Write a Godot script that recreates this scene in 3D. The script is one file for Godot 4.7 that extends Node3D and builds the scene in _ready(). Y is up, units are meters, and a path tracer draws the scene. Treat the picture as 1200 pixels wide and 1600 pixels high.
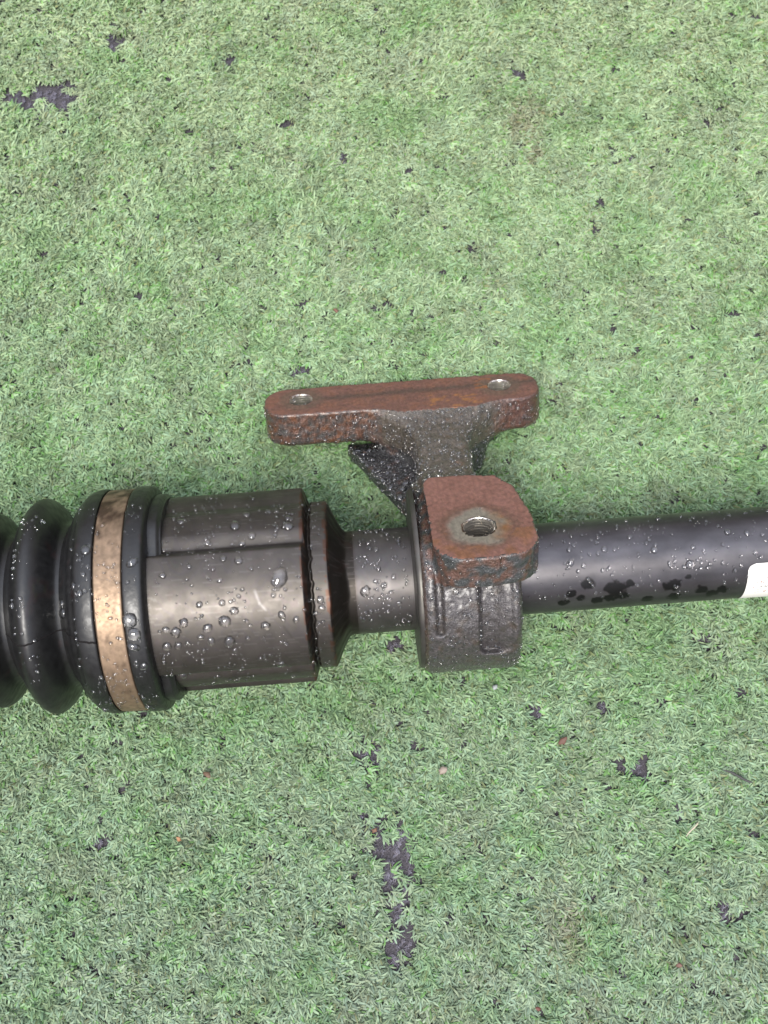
extends Node3D
# A wet, used drive shaft with its rusty bearing bracket, lying on worn artificial turf under an overcast sky.
# Shaft measures are in units of 0.2565 mm (UNIT), along x from the middle of the picture, round the shaft's axis.

const UNIT := 0.0002565
const AXIS_UP := 188.0                    # the shaft's axis above the turf's backing
const PITCH := 12.0
const YAW := 0.077

var rng := RandomNumberGenerator.new()
var rust_noise := FastNoiseLite.new()
var cast_noise := FastNoiseLite.new()
var fine_noise := FastNoiseLite.new()
var shaft: Node3D
var M := {}

func _ready() -> void:
	rng.seed = 20240611
	camera_and_light()
	for it in [[rust_noise, 11, 0.03], [cast_noise, 12, 0.045], [fine_noise, 13, 0.16]]:
		it[0].seed = it[1]
		it[0].frequency = it[2]
		it[0].noise_type = FastNoiseLite.TYPE_SIMPLEX_SMOOTH
		it[0].fractal_octaves = 3
	make_materials()
	make_turf()
	shaft = Node3D.new()
	shaft.name = "drive_shaft"
	add_child(shaft)
	shaft.rotation.y = YAW
	shaft.position.z = 3.5 * UNIT
	tag(shaft, "wet dark steel drive shaft with rubber boot and rusty bracket, lying on green turf", "drive shaft")
	make_boot()
	make_clamp_band()
	make_housing()
	make_stem()
	make_tube()
	make_bracket()
	make_debris()

# ---------------------------------------------------------------- camera, sky, sun, exposure
func camera_and_light() -> void:
	var p := deg_to_rad(PITCH)
	var up := Vector3(0, sin(p), -cos(p))
	var ahead := Vector3(0, -cos(p), -sin(p))
	var cam := Camera3D.new()
	cam.name = "camera"
	cam.fov = 49.13
	cam.near = 0.02
	cam.far = 60.0
	var at := CameraAttributesPhysical.new()
	at.frustum_focal_length = 12.0 / tan(deg_to_rad(49.13) / 2.0)
	at.frustum_near = 0.02
	at.frustum_far = 60.0
	at.frustum_focus_distance = 0.44
	at.exposure_aperture = 10.0
	cam.attributes = at
	add_child(cam)
	cam.position = Vector3(0, AXIS_UP * UNIT, 0) + up * 103.0 * UNIT - ahead * 1750.0 * UNIT
	cam.rotation.x = -PI / 2 + p
	cam.fov = 49.13
	cam.current = true
	var env := Environment.new()
	env.background_mode = Environment.BG_SKY
	var sky := Sky.new()
	var sm := ProceduralSkyMaterial.new()      # an overcast sky: brightest overhead, dull and warm low down
	sm.sky_top_color = Color(0.90, 0.93, 1.0)
	sm.sky_horizon_color = Color(0.27, 0.20, 0.16)
	sm.sky_curve = 0.85
	sm.ground_bottom_color = Color(0.2, 0.2, 0.18)
	sm.ground_horizon_color = Color(0.35, 0.33, 0.31)
	sm.sun_angle_max = 1.0
	sky.sky_material = sm
	env.sky = sky
	env.tonemap_mode = Environment.TONE_MAPPER_LINEAR
	env.tonemap_exposure = 3.35
	env.sdfgi_enabled = true
	env.ssao_enabled = true
	env.ssil_enabled = true
	var we := WorldEnvironment.new()
	we.name = "world_environment"
	we.environment = env
	add_child(we)
	var sun := DirectionalLight3D.new()
	sun.name = "sun"
	sun.light_energy = 0.52
	sun.light_color = Color(1.0, 0.985, 0.965)
	sun.light_angular_distance = 25.0
	sun.shadow_enabled = true
	add_child(sun)
	sun.look_at_from_position(Vector3(-0.3, 2.0, 0.85), Vector3.ZERO, Vector3(1, 0, 0))

# ---------------------------------------------------------------- small helpers
func tag(o: Node, label := "", category := "", kind := "", group := "") -> void:
	for pair in [["label", label], ["category", category], ["kind", kind], ["group", group]]:
		if pair[1] != "":
			o.set_meta(pair[0], pair[1])

func lin(r: float, g: float, b: float) -> Color:
	return Color(r, g, b).linear_to_srgb()

func put(called: String, m: Mesh, mat: Material, parent: Node) -> MeshInstance3D:
	var o := MeshInstance3D.new()
	o.name = called
	o.mesh = m
	o.material_override = mat
	parent.add_child(o, true)
	return o

func local(x: float, theta: float, r: float) -> Vector3:      # theta 0 is up, positive is away from the viewer
	return Vector3(x, AXIS_UP + r * cos(theta), -r * sin(theta)) * UNIT

func commit(v: PackedVector3Array, n: PackedVector3Array, idx: PackedInt32Array, col := PackedColorArray(), uv := PackedVector2Array()) -> ArrayMesh:
	for k in range(0, idx.size(), 3):                            # front faces run clockwise
		var a := v[idx[k]]
		var g := (v[idx[k + 1]] - a).cross(v[idx[k + 2]] - a)
		if g.dot(n[idx[k]] + n[idx[k + 1]] + n[idx[k + 2]]) > 0:
			var t := idx[k + 1]
			idx[k + 1] = idx[k + 2]
			idx[k + 2] = t
	var a := []
	a.resize(Mesh.ARRAY_MAX)
	a[Mesh.ARRAY_VERTEX] = v
	a[Mesh.ARRAY_NORMAL] = n
	a[Mesh.ARRAY_INDEX] = idx
	if col.size():
		a[Mesh.ARRAY_COLOR] = col
	if uv.size():
		a[Mesh.ARRAY_TEX_UV] = uv
	var m := ArrayMesh.new()
	m.add_surface_from_arrays(Mesh.PRIMITIVE_TRIANGLES, a)
	return m

# a sheet of rows x columns points wound round the shaft: radius(x, theta) -> r, tint(x, theta) -> Color
func wound(xs: PackedFloat32Array, t0: float, t1: float, nt: int, radius: Callable, tint = null, cap_left := false, cap_right := false) -> ArrayMesh:
	var v := PackedVector3Array()
	var n := PackedVector3Array()
	var c := PackedColorArray()
	var uv := PackedVector2Array()
	var idx := PackedInt32Array()
	var nx := xs.size()
	var whole := absf(t1 - t0 - TAU) < 0.001
	for i in nx:
		for j in nt + 1:
			var th := lerpf(t0, t1, float(j) / nt)
			v.append(local(xs[i], th, radius.call(xs[i], th)))
			uv.append(Vector2(float(i) / (nx - 1), float(j) / nt))
			if tint != null:
				c.append(tint.call(xs[i], th))
	for i in nx:
		for j in nt + 1:
			var ja := j - 1
			var jb := j + 1
			if whole:
				ja = posmod(j - 1, nt)
				jb = posmod(j + 1, nt)
			else:
				ja = maxi(ja, 0)
				jb = mini(jb, nt)
			var du := v[mini(i + 1, nx - 1) * (nt + 1) + j] - v[maxi(i - 1, 0) * (nt + 1) + j]
			var dv := v[i * (nt + 1) + jb] - v[i * (nt + 1) + ja]
			var q := du.cross(dv).normalized()
			var out := Vector3(0, v[i * (nt + 1) + j].y - AXIS_UP * UNIT, v[i * (nt + 1) + j].z)
			if q.dot(out) < 0:
				q = -q
			n.append(q)
	for i in nx - 1:
		for j in nt:
			var a := i * (nt + 1) + j
			idx.append_array([a, a + 1, a + nt + 1, a + 1, a + nt + 2, a + nt + 1])
	for e in 2:
		if not (cap_left if e == 0 else cap_right):
			continue
		var i: int = 0 if e == 0 else nx - 1
		var side := Vector3(-1 if e == 0 else 1, 0, 0)
		var first := v.size()
		v.append(local(xs[i], 0, 0))
		n.append(side)
		uv.append(Vector2.ZERO)
		if tint != null:
			c.append(tint.call(xs[i], 0.0))
		for j in nt + 1:
			v.append(v[i * (nt + 1) + j])
			n.append(side)
			uv.append(Vector2.ZERO)
			if tint != null:
				c.append(c[i * (nt + 1) + j])
		for j in nt:
			idx.append_array([first, first + 1 + j, first + 2 + j])
	return commit(v, n, idx, c, uv)

func steps(a: float, b: float, every: float) -> PackedFloat32Array:
	var out := PackedFloat32Array()
	var k := maxi(1, ceili((b - a) / every))
	for i in k + 1:
		out.append(lerpf(a, b, float(i) / k))
	return out

# a smooth profile through (x, r) knots, as [xs, rs]
func profile(knots: Array, sub: int) -> Array:
	var xs := PackedFloat32Array()
	var rs := PackedFloat32Array()
	var n := knots.size()
	for i in n - 1:
		var p0: Vector2 = knots[maxi(i - 1, 0)]
		var p1: Vector2 = knots[i]
		var p2: Vector2 = knots[i + 1]
		var p3: Vector2 = knots[mini(i + 2, n - 1)]
		for s in sub:
			var q := p1.cubic_interpolate(p2, p0, p3, float(s) / sub)
			xs.append(q.x)
			rs.append(q.y)
	xs.append(knots[n - 1].x)
	rs.append(knots[n - 1].y)
	return [xs, rs]

# a lathed skin whose profile may double back: xs and rs of equal length
func lathe(xs: PackedFloat32Array, rs: PackedFloat32Array, nt: int, tint = null, wobble := 0.0, outward := 1.0) -> ArrayMesh:
	var v := PackedVector3Array()
	var n := PackedVector3Array()
	var c := PackedColorArray()
	var uv := PackedVector2Array()
	var idx := PackedInt32Array()
	var nx := xs.size()
	for i in nx:
		var i0 := maxi(i - 1, 0)
		var i1 := mini(i + 1, nx - 1)
		var d := Vector2(xs[i1] - xs[i0], rs[i1] - rs[i0]).normalized()
		for j in nt + 1:
			var th := TAU * j / nt
			var r := rs[i]
			if wobble > 0.0:
				r += wobble * cast_noise.get_noise_3d(xs[i] * 0.5, cos(th) * 60.0, sin(th) * 60.0)
			v.append(local(xs[i], th, r))
			var nn := Vector3(-d.y, d.x * cos(th), -d.x * sin(th)) * outward
			n.append(nn)
			uv.append(Vector2(float(i) / (nx - 1), float(j) / nt))
			if tint != null:
				c.append(tint.call(xs[i], th))
	for i in nx - 1:
		for j in nt:
			var a := i * (nt + 1) + j
			idx.append_array([a, a + 1, a + nt + 1, a + 1, a + nt + 2, a + nt + 1])
	return commit(v, n, idx, c, uv)

# ---------------------------------------------------------------- materials
func noise_tex(seed_: int, freq: float, octaves: int, low: Color, high: Color, size := 512, kind := FastNoiseLite.TYPE_SIMPLEX_SMOOTH, stops := [0.0, 1.0]) -> NoiseTexture2D:
	var f := FastNoiseLite.new()
	f.seed = seed_
	f.frequency = freq
	f.noise_type = kind
	f.fractal_octaves = octaves
	var g := Gradient.new()
	g.offsets = PackedFloat32Array(stops)
	g.colors = PackedColorArray([low, high])
	var t := NoiseTexture2D.new()
	t.width = size
	t.height = size
	t.seamless = true
	t.noise = f
	t.color_ramp = g
	return t

func grey(v: float) -> Color:
	return Color(v, v, v)

func metal(albedo: Color, rough_lo: float, rough_hi: float, metallic: float, grain_scale: float, bump: float, seed_: int, albedo_lo := 0.7) -> StandardMaterial3D:
	var m := StandardMaterial3D.new()
	m.albedo_color = albedo
	m.albedo_texture = noise_tex(seed_, 0.012, 5, grey(albedo_lo), grey(1.0), 512, FastNoiseLite.TYPE_SIMPLEX_SMOOTH, [0.25, 0.75])
	m.metallic = metallic
	m.roughness = 1.0
	m.roughness_texture = noise_tex(seed_ + 1, 0.02, 4, grey(rough_lo), grey(rough_hi), 512, FastNoiseLite.TYPE_SIMPLEX_SMOOTH, [0.25, 0.75])
	if bump > 0.0:
		m.heightmap_enabled = true
		m.heightmap_scale = bump
		m.heightmap_texture = noise_tex(seed_ + 2, 0.03, 4, grey(0.0), grey(1.0))
	m.uv1_triplanar = true
	m.uv1_scale = Vector3.ONE * grain_scale
	m.vertex_color_use_as_albedo = true
	return m

func make_materials() -> void:
	M.housing = metal(Color.WHITE, 0.40, 0.48, 0.75, 14.0, 0.0015, 100, 0.9)
	M.tube = metal(Color.WHITE, 0.32, 0.40, 0.8, 12.0, 0.0012, 110, 0.9)
	M.cast = metal(Color.WHITE, 0.2, 0.42, 0.3, 85.0, 0.04, 120, 0.75)
	M.cast.clearcoat_enabled = true                              # a film of rain
	M.cast.clearcoat = 0.5
	M.cast.clearcoat_roughness = 0.24
	M.gusset = metal(Color.WHITE, 0.12, 0.3, 0.2, 55.0, 0.05, 160, 0.75)
	M.face = metal(Color.WHITE, 0.5, 0.8, 0.0, 70.0, 0.008, 130, 0.82)
	M.rubber = metal(Color.WHITE, 0.30, 0.50, 0.0, 26.0, 0.005, 140, 0.8)
	M.band = metal(Color.WHITE, 0.46, 0.58, 0.7, 45.0, 0.004, 150, 0.85)
	var hole := StandardMaterial3D.new()
	hole.albedo_color = lin(0.7, 0.66, 0.6)
	hole.metallic = 0.95
	hole.roughness = 0.28
	M.hole = hole
	var w := StandardMaterial3D.new()
	w.albedo_color = Color(1, 1, 1, 0.0)
	w.roughness = 0.0
	w.refraction_enabled = true
	w.refraction_scale = 0.036
	w.metallic_specular = 0.7
	w.clearcoat_enabled = true
	w.clearcoat = 1.0
	w.clearcoat_roughness = 0.02
	M.water = w
	var blade := StandardMaterial3D.new()
	blade.vertex_color_use_as_albedo = true
	blade.roughness = 0.55
	blade.metallic_specular = 0.35
	blade.backlight_enabled = true
	blade.backlight = Color(0.25, 0.25, 0.25)
	M.blade = blade

# ---------------------------------------------------------------- water
func drop_mesh(seed_: int, rings: int, segs: int, uneven: float) -> ArrayMesh:
	var f := FastNoiseLite.new()
	f.seed = seed_
	f.frequency = 0.9
	var s := SphereMesh.new()
	s.radial_segments = segs
	s.rings = rings
	s.radius = 1.0
	s.height = 2.0
	var a := s.get_mesh_arrays()
	var v: PackedVector3Array = a[Mesh.ARRAY_VERTEX]
	for i in v.size():
		var k := 1.0 + uneven * f.get_noise_3d(v[i].x, 0.3 * v[i].y, v[i].z)
		v[i] = Vector3(v[i].x * k, v[i].y, v[i].z * k)
	a[Mesh.ARRAY_VERTEX] = v
	var b := []
	b.resize(Mesh.ARRAY_MAX)
	b[Mesh.ARRAY_VERTEX] = v
	b[Mesh.ARRAY_NORMAL] = a[Mesh.ARRAY_NORMAL]
	b[Mesh.ARRAY_INDEX] = a[Mesh.ARRAY_INDEX]
	var m := ArrayMesh.new()
	m.add_surface_from_arrays(Mesh.PRIMITIVE_TRIANGLES, b)
	return m

func drop_frame(at: Vector3, n: Vector3, r: float, flat_: float, stretch: float) -> Transform3D:
	var side := n.cross(Vector3(0, 0, 1) if absf(n.z) < 0.9 else Vector3(1, 0, 0)).normalized()
	var b := Basis(side, n, side.cross(n)).rotated(n, rng.randf() * TAU)
	var tr := Transform3D(b, at)
	return tr.scaled_local(Vector3(r * UNIT * stretch, r * UNIT * flat_, r * UNIT / stretch))

var big_drops := []

func water_drop(parent: Node, at: Vector3, n: Vector3, r: float) -> void:
	if big_drops.is_empty():
		for k in 6:
			big_drops.append(drop_mesh(700 + k, 10, 20, 0.55 if k > 2 else 0.22))
	var o := put("water_drop", big_drops[rng.randi() % (6 if r > 5.5 else 3)], M.water, parent)
	o.transform = drop_frame(at, n, r, 0.62, rng.randf_range(0.86, 1.16))

func droplets(parent: Node, where: Array) -> void:             # where: [position, normal, radius] each
	if where.is_empty():
		return
	var mm := MultiMesh.new()
	mm.transform_format = MultiMesh.TRANSFORM_3D
	mm.mesh = drop_mesh(690, 5, 10, 0.1)
	mm.instance_count = where.size()
	for i in where.size():
		mm.set_instance_transform(i, drop_frame(where[i][0], where[i][1], where[i][2], 0.85, rng.randf_range(0.85, 1.2)))
	var o := MultiMeshInstance3D.new()
	o.name = "water_droplets"
	o.multimesh = mm
	o.material_override = M.water
	tag(o, "", "", "stuff")
	parent.add_child(o, true)

func normal_on(radius: Callable, x: float, th: float) -> Vector3:
	var e := 1.5
	var du := local(x + e, th, radius.call(x + e, th)) - local(x - e, th, radius.call(x - e, th))
	var dv := local(x, th + 0.02, radius.call(x, th + 0.02)) - local(x, th - 0.02, radius.call(x, th - 0.02))
	var q := du.cross(dv).normalized()
	return q if q.dot(Vector3(0, cos(th), -sin(th))) > 0 else -q

# big: [x, degrees, radius] each; then so many small ones, scattered in loose clusters
func wet(parent: Node, radius: Callable, big: Array, small: int, x0: float, x1: float, d0: float, d1: float) -> void:
	for b in big:
		var th := deg_to_rad(b[1])
		water_drop(parent, local(b[0], th, radius.call(b[0], th)), normal_on(radius, b[0], th), b[2])
	var out := []
	var tries := 0
	while out.size() < small and tries < small * 20:
		tries += 1
		var x := rng.randf_range(x0, x1)
		var d := rng.randf_range(d0, d1)
		if cast_noise.get_noise_2d(x * 0.5, d * 0.6) < rng.randf_range(-0.35, 0.45):
			continue
		var th := deg_to_rad(d)
		var n := normal_on(radius, x, th)
		out.append([local(x, th, radius.call(x, th)), n, 1.2 + 2.6 * pow(rng.randf(), 2.2)])
	droplets(parent, out)

# ---------------------------------------------------------------- turf
func bare(x: float, z: float) -> float:                         # how worn through the turf is, 0 to 1
	var worst := 0.0
	for b in BARE:
		var dx: float = (x - b[0]) / (b[2] * 0.95 + 0.0006)
		var dz: float = (z - b[1]) / (b[3] * 1.0 + 0.0006)
		var q := dx * dx + dz * dz
		if q < 2.2:
			worst = maxf(worst, clampf(1.3 - 0.75 * q - 0.85 * fine_noise.get_noise_2d(x * 4000.0, z * 1600.0), 0.0, 1.0))
	return worst

const BARE := [
	[-0.1592, -0.2431, 0.015, 0.010], [-0.176, -0.2425, 0.012, 0.006], [0.0060, 0.1110, 0.0072, 0.0135], [0.0056, 0.1280, 0.0062, 0.0125], [0.0010, 0.119, 0.004, 0.007], [-0.0069, 0.0723, 0.0055, 0.009], [-0.0054, 0.0988, 0.006, 0.005], [-0.003, 0.107, 0.004, 0.004],
	[0.0065, 0.1476, 0.0062, 0.0125], [0.1405, 0.0188, 0.008, 0.002], [0.1459, 0.0230, 0.003, 0.005], [0.0042, 0.0216, 0.004, 0.004], [-0.0399, -0.1037, 0.004, 0.003], [-0.0780, -0.2633, 0.004, 0.003],
	[0.0643, -0.2560, 0.005, 0.004], [0.1424, 0.1324, 0.004, 0.005], [0.0980, 0.1563, 0.004, 0.004], [0.0267, 0.1375, 0.004, 0.003], [-0.1191, 0.1067, 0.005, 0.003], [0.1252, 0.0936, 0.005, 0.003], [0.0138, 0.0643, 0.003, 0.003],
	[0.1056, 0.0750, 0.006, 0.003], [0.0638, 0.0507, 0.004, 0.003], [0.0957, 0.0507, 0.003, 0.003], [0.114, 0.080, 0.005, 0.002], [-0.135, -0.274, 0.005, 0.006], [0.12, -0.21, 0.003, 0.002], [0.16, -0.17, 0.004, 0.004], [-0.02, -0.21, 0.003, 0.003]]
const STAINS := [[0.068, -0.232, 0.010, 0.015], [0.077, 0.142, 0.008, 0.012], [0.072, -0.213, 0.004, 0.006]]

func tuft(seed_: int, blades: int) -> Array:                    # [vertices, normals, shades, indices]
	var r := RandomNumberGenerator.new()
	r.seed = seed_
	var v := PackedVector3Array()
	var n := PackedVector3Array()
	var c := PackedColorArray()
	var idx := PackedInt32Array()
	for b in blades:
		var az := r.randfn(0.0, 0.62)
		var ahead := Vector3(cos(az), 0, sin(az))
		var across := Vector3(-sin(az), 0, cos(az))
		var at := Vector3(r.randf_range(-0.0016, 0.0016), 0, r.randf_range(-0.0016, 0.0016))
		var length := r.randf_range(0.0024, 0.0054)
		var wide := r.randf_range(0.0002, 0.00043)
		var lift := r.randf_range(0.7, 1.5)
		var droop := r.randf_range(0.9, 2.8)
		var sway := r.randf_range(-1.3, 1.3)
		var roll := r.randf_range(-0.8, 0.8)
		var tone := r.randf_range(0.78, 1.18)
		var hue := r.randf()
		var col := Color(tone * lerpf(0.93, 1.05, hue), tone, tone * lerpf(1.08, 0.92, hue))
		if r.randf() < 0.02:
			col = Color(1.0, 0.85, 0.72) * tone
		elif r.randf() < 0.10:
			col = Color(0.6, 0.86, 0.46) * tone
		var p := at
		var levels := 4
		for k in levels + 1:
			var f := float(k) / levels
			var el := lift - droop * f
			var dir := (ahead * cos(el) + Vector3.UP * sin(el) + across * sway * f).normalized()
			var flat_ := across.rotated(dir, roll + 0.7 * f * roll)
			flat_ = (flat_ - dir * flat_.dot(dir)).normalized()
			var nn := flat_.cross(dir).normalized()
			if nn.y < 0:
				nn = -nn
			var w := wide * (1.0 if k < 4 else 0.62)
			v.append(p + flat_ * w)
			v.append(p - flat_ * w)
			n.append(nn)
			n.append(nn)
			c.append(col)
			c.append(col)
			if k < levels:
				p += dir * length / levels
				p.y = maxf(p.y, 0.0003)
				var first := v.size() - 2
				idx.append_array([first, first + 1, first + 2, first + 1, first + 3, first + 2])
	return [v, n, c, idx]

func shade_at(x: float, z: float) -> Color:                     # linear fibre colour: faded, dirty turf, with soft shade painted in towards the viewer
	var far := clampf((-z - 0.02) / 0.25, 0.0, 1.0)
	var near := clampf((z - 0.0) / 0.16, 0.0, 1.0)  # strength of the viewer's soft shade, mixed into the fibre colour
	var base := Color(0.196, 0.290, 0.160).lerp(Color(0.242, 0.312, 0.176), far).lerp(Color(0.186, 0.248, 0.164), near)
	var a := rust_noise.get_noise_2d(x * 900.0, z * 900.0)
	var b := cast_noise.get_noise_2d(x * 700.0 + 50.0, z * 700.0)
	base = base.lerp(Color(0.095, 0.205, 0.062), clampf(a * 0.9, 0.0, 0.4))
	base = base.lerp(Color(0.165, 0.180, 0.128), clampf(b * 0.9, 0.0, 0.4))
	for s in STAINS:
		var dx: float = (x - s[0]) / s[2]
		var dz: float = (z - s[1]) / s[3]
		var q := dx * dx + dz * dz
		if q < 1.6:
			base = base.lerp(Color(0.17, 0.12, 0.095), clampf((1.2 - q + 1.4 * fine_noise.get_noise_2d(x * 2500.0, z * 2500.0)) * 0.45, 0.0, 0.5))
	return base

func make_turf() -> void:
	# the backing: dark woven cloth with stitch rows
	var back := StandardMaterial3D.new()
	back.albedo_color = lin(0.07, 0.062, 0.073)
	back.albedo_texture = noise_tex(31, 0.05, 3, grey(0.55), grey(1.0))
	back.roughness = 0.75
	back.heightmap_enabled = true
	back.heightmap_scale = 0.06
	back.heightmap_texture = noise_tex(32, 0.08, 3, grey(0.0), grey(1.0))
	back.uv1_triplanar = true
	back.uv1_world_triplanar = true
	back.uv1_scale = Vector3(30, 30, 30)
	var g := PlaneMesh.new()
	g.size = Vector2(16, 16)
	var ground := put("ground", g, back, self)
	tag(ground, "dark woven backing of the turf mat, bared in worn patches", "ground", "structure")
	# the pile
	var grass := Node3D.new()
	grass.name = "artificial_grass"
	add_child(grass)
	tag(grass, "worn matted green artificial turf under the drive shaft", "artificial grass", "stuff")
	var kinds := 8
	var tufts := []
	var meshes := []
	var places := []
	var colors := []
	for k in kinds:
		var t := tuft(40 + k, 21)
		tufts.append(t)
		meshes.append(commit(t[0], t[1], t[3], t[2]))
		places.append([])
		colors.append([])
	var x := -0.26
	while x < 0.26:
		var z := -0.38
		while z < 0.26:
			var px := x + rng.randf_range(-0.0016, 0.0016)
			var pz := z + rng.randf_range(-0.0016, 0.0016)
			z += 0.0024
			var thin := bare(px, pz)
			if rng.randf() < thin * 0.95 or fine_noise.get_noise_2d(px * 900.0, pz * 900.0) + 0.4 * fine_noise.get_noise_2d(px * 3500.0, pz * 3500.0) > rng.randf_range(0.22, 0.5):
				continue
			var flow := -0.9 + 2.2 * rust_noise.get_noise_2d(px * 350.0, pz * 350.0) + rng.randfn(0.0, 0.75)
			var s := rng.randf_range(0.85, 1.2)
			var tall := rng.randf_range(0.55, 1.25) * (1.0 - 0.45 * thin)
			var k := rng.randi() % kinds
			var bs := Basis(Vector3.UP, flow).scaled_local(Vector3(s, tall * s, s))
			places[k].append(Transform3D(bs, Vector3(px, rng.randf_range(0.0, 0.0012), pz)))
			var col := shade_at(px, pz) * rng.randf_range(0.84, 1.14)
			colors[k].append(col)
		x += 0.0023
	for k in kinds:
		scatter("grass_blades", meshes[k], places[k], colors[k], M.blade, grass)
	# stray dark backing fibres in the bare places
	var fib := tuft(77, 8)
	var fibre_mesh := commit(fib[0], fib[1], fib[3], fib[2])
	var fp := []
	var fc := []
	for b in BARE:
		for k in int(4 + 200000.0 * b[2] * b[3] * 2.0):
			var bx: float = b[0] + b[2] * rng.randfn(0.0, 0.6)
			var bz: float = b[1] + b[3] * rng.randfn(0.0, 0.6)
			fp.append(Transform3D(Basis(Vector3.UP, PI / 2 + rng.randfn(0.0, 0.35)).scaled_local(Vector3(0.7, 0.16, 0.35)), Vector3(bx, 0.0005, bz)))
			var t := rng.randf_range(0.6, 1.7)
			fc.append(Color(0.085 * t, 0.077 * t, 0.092 * t))
	scatter("backing_fibres", fibre_mesh, fp, fc, M.blade, grass)
	# the same turf further out, in squares
	var side := 0.13
	var squares := []
	for k in 2:
		var v := PackedVector3Array()
		var n := PackedVector3Array()
		var c := PackedColorArray()
		var idx := PackedInt32Array()
		for q in 1500:
			var t: Array = tufts[rng.randi() % kinds]
			var tr := Transform3D(Basis(Vector3.UP, rng.randfn(-0.9, 1.0)).scaled_local(Vector3(1.1, 0.8, 1.1)), Vector3(rng.randf_range(-0.5, 0.5) * side, 0, rng.randf_range(-0.5, 0.5) * side))
			var first := v.size()
			v.append_array(tr * (t[0] as PackedVector3Array))
			n.append_array(Transform3D(tr.basis.orthonormalized()) * (t[1] as PackedVector3Array))
			c.append_array(t[2])
			for i in t[3]:
				idx.append(first + i)
		squares.append(commit(v, n, idx, c))
	var sp := [[], []]
	var sc := [[], []]
	for i in range(-12, 13):
		for j in range(-12, 13):
			var px := i * side
			var pz := -0.06 + j * side
			if absf(px) < 0.195 + 0.065 - 0.001 and pz > -0.38 and pz < 0.26:
				continue
			var k := rng.randi() % 2
			sp[k].append(Transform3D(Basis(Vector3.UP, (rng.randi() % 4) * PI / 2), Vector3(px, -0.0004, pz)))
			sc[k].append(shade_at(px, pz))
	for k in 2:
		scatter("grass_squares", squares[k], sp[k], sc[k], M.blade, grass)

func scatter(called: String, mesh: Mesh, places: Array, colors: Array, mat: Material, parent: Node) -> void:
	var mm := MultiMesh.new()
	mm.transform_format = MultiMesh.TRANSFORM_3D
	mm.use_colors = true
	mm.mesh = mesh
	mm.instance_count = places.size()
	for i in places.size():
		mm.set_instance_transform(i, places[i])
		mm.set_instance_color(i, colors[i])
	var o := MultiMeshInstance3D.new()
	o.name = called
	o.multimesh = mm
	o.material_override = mat
	tag(o, "", "", "stuff")
	parent.add_child(o, true)

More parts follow.
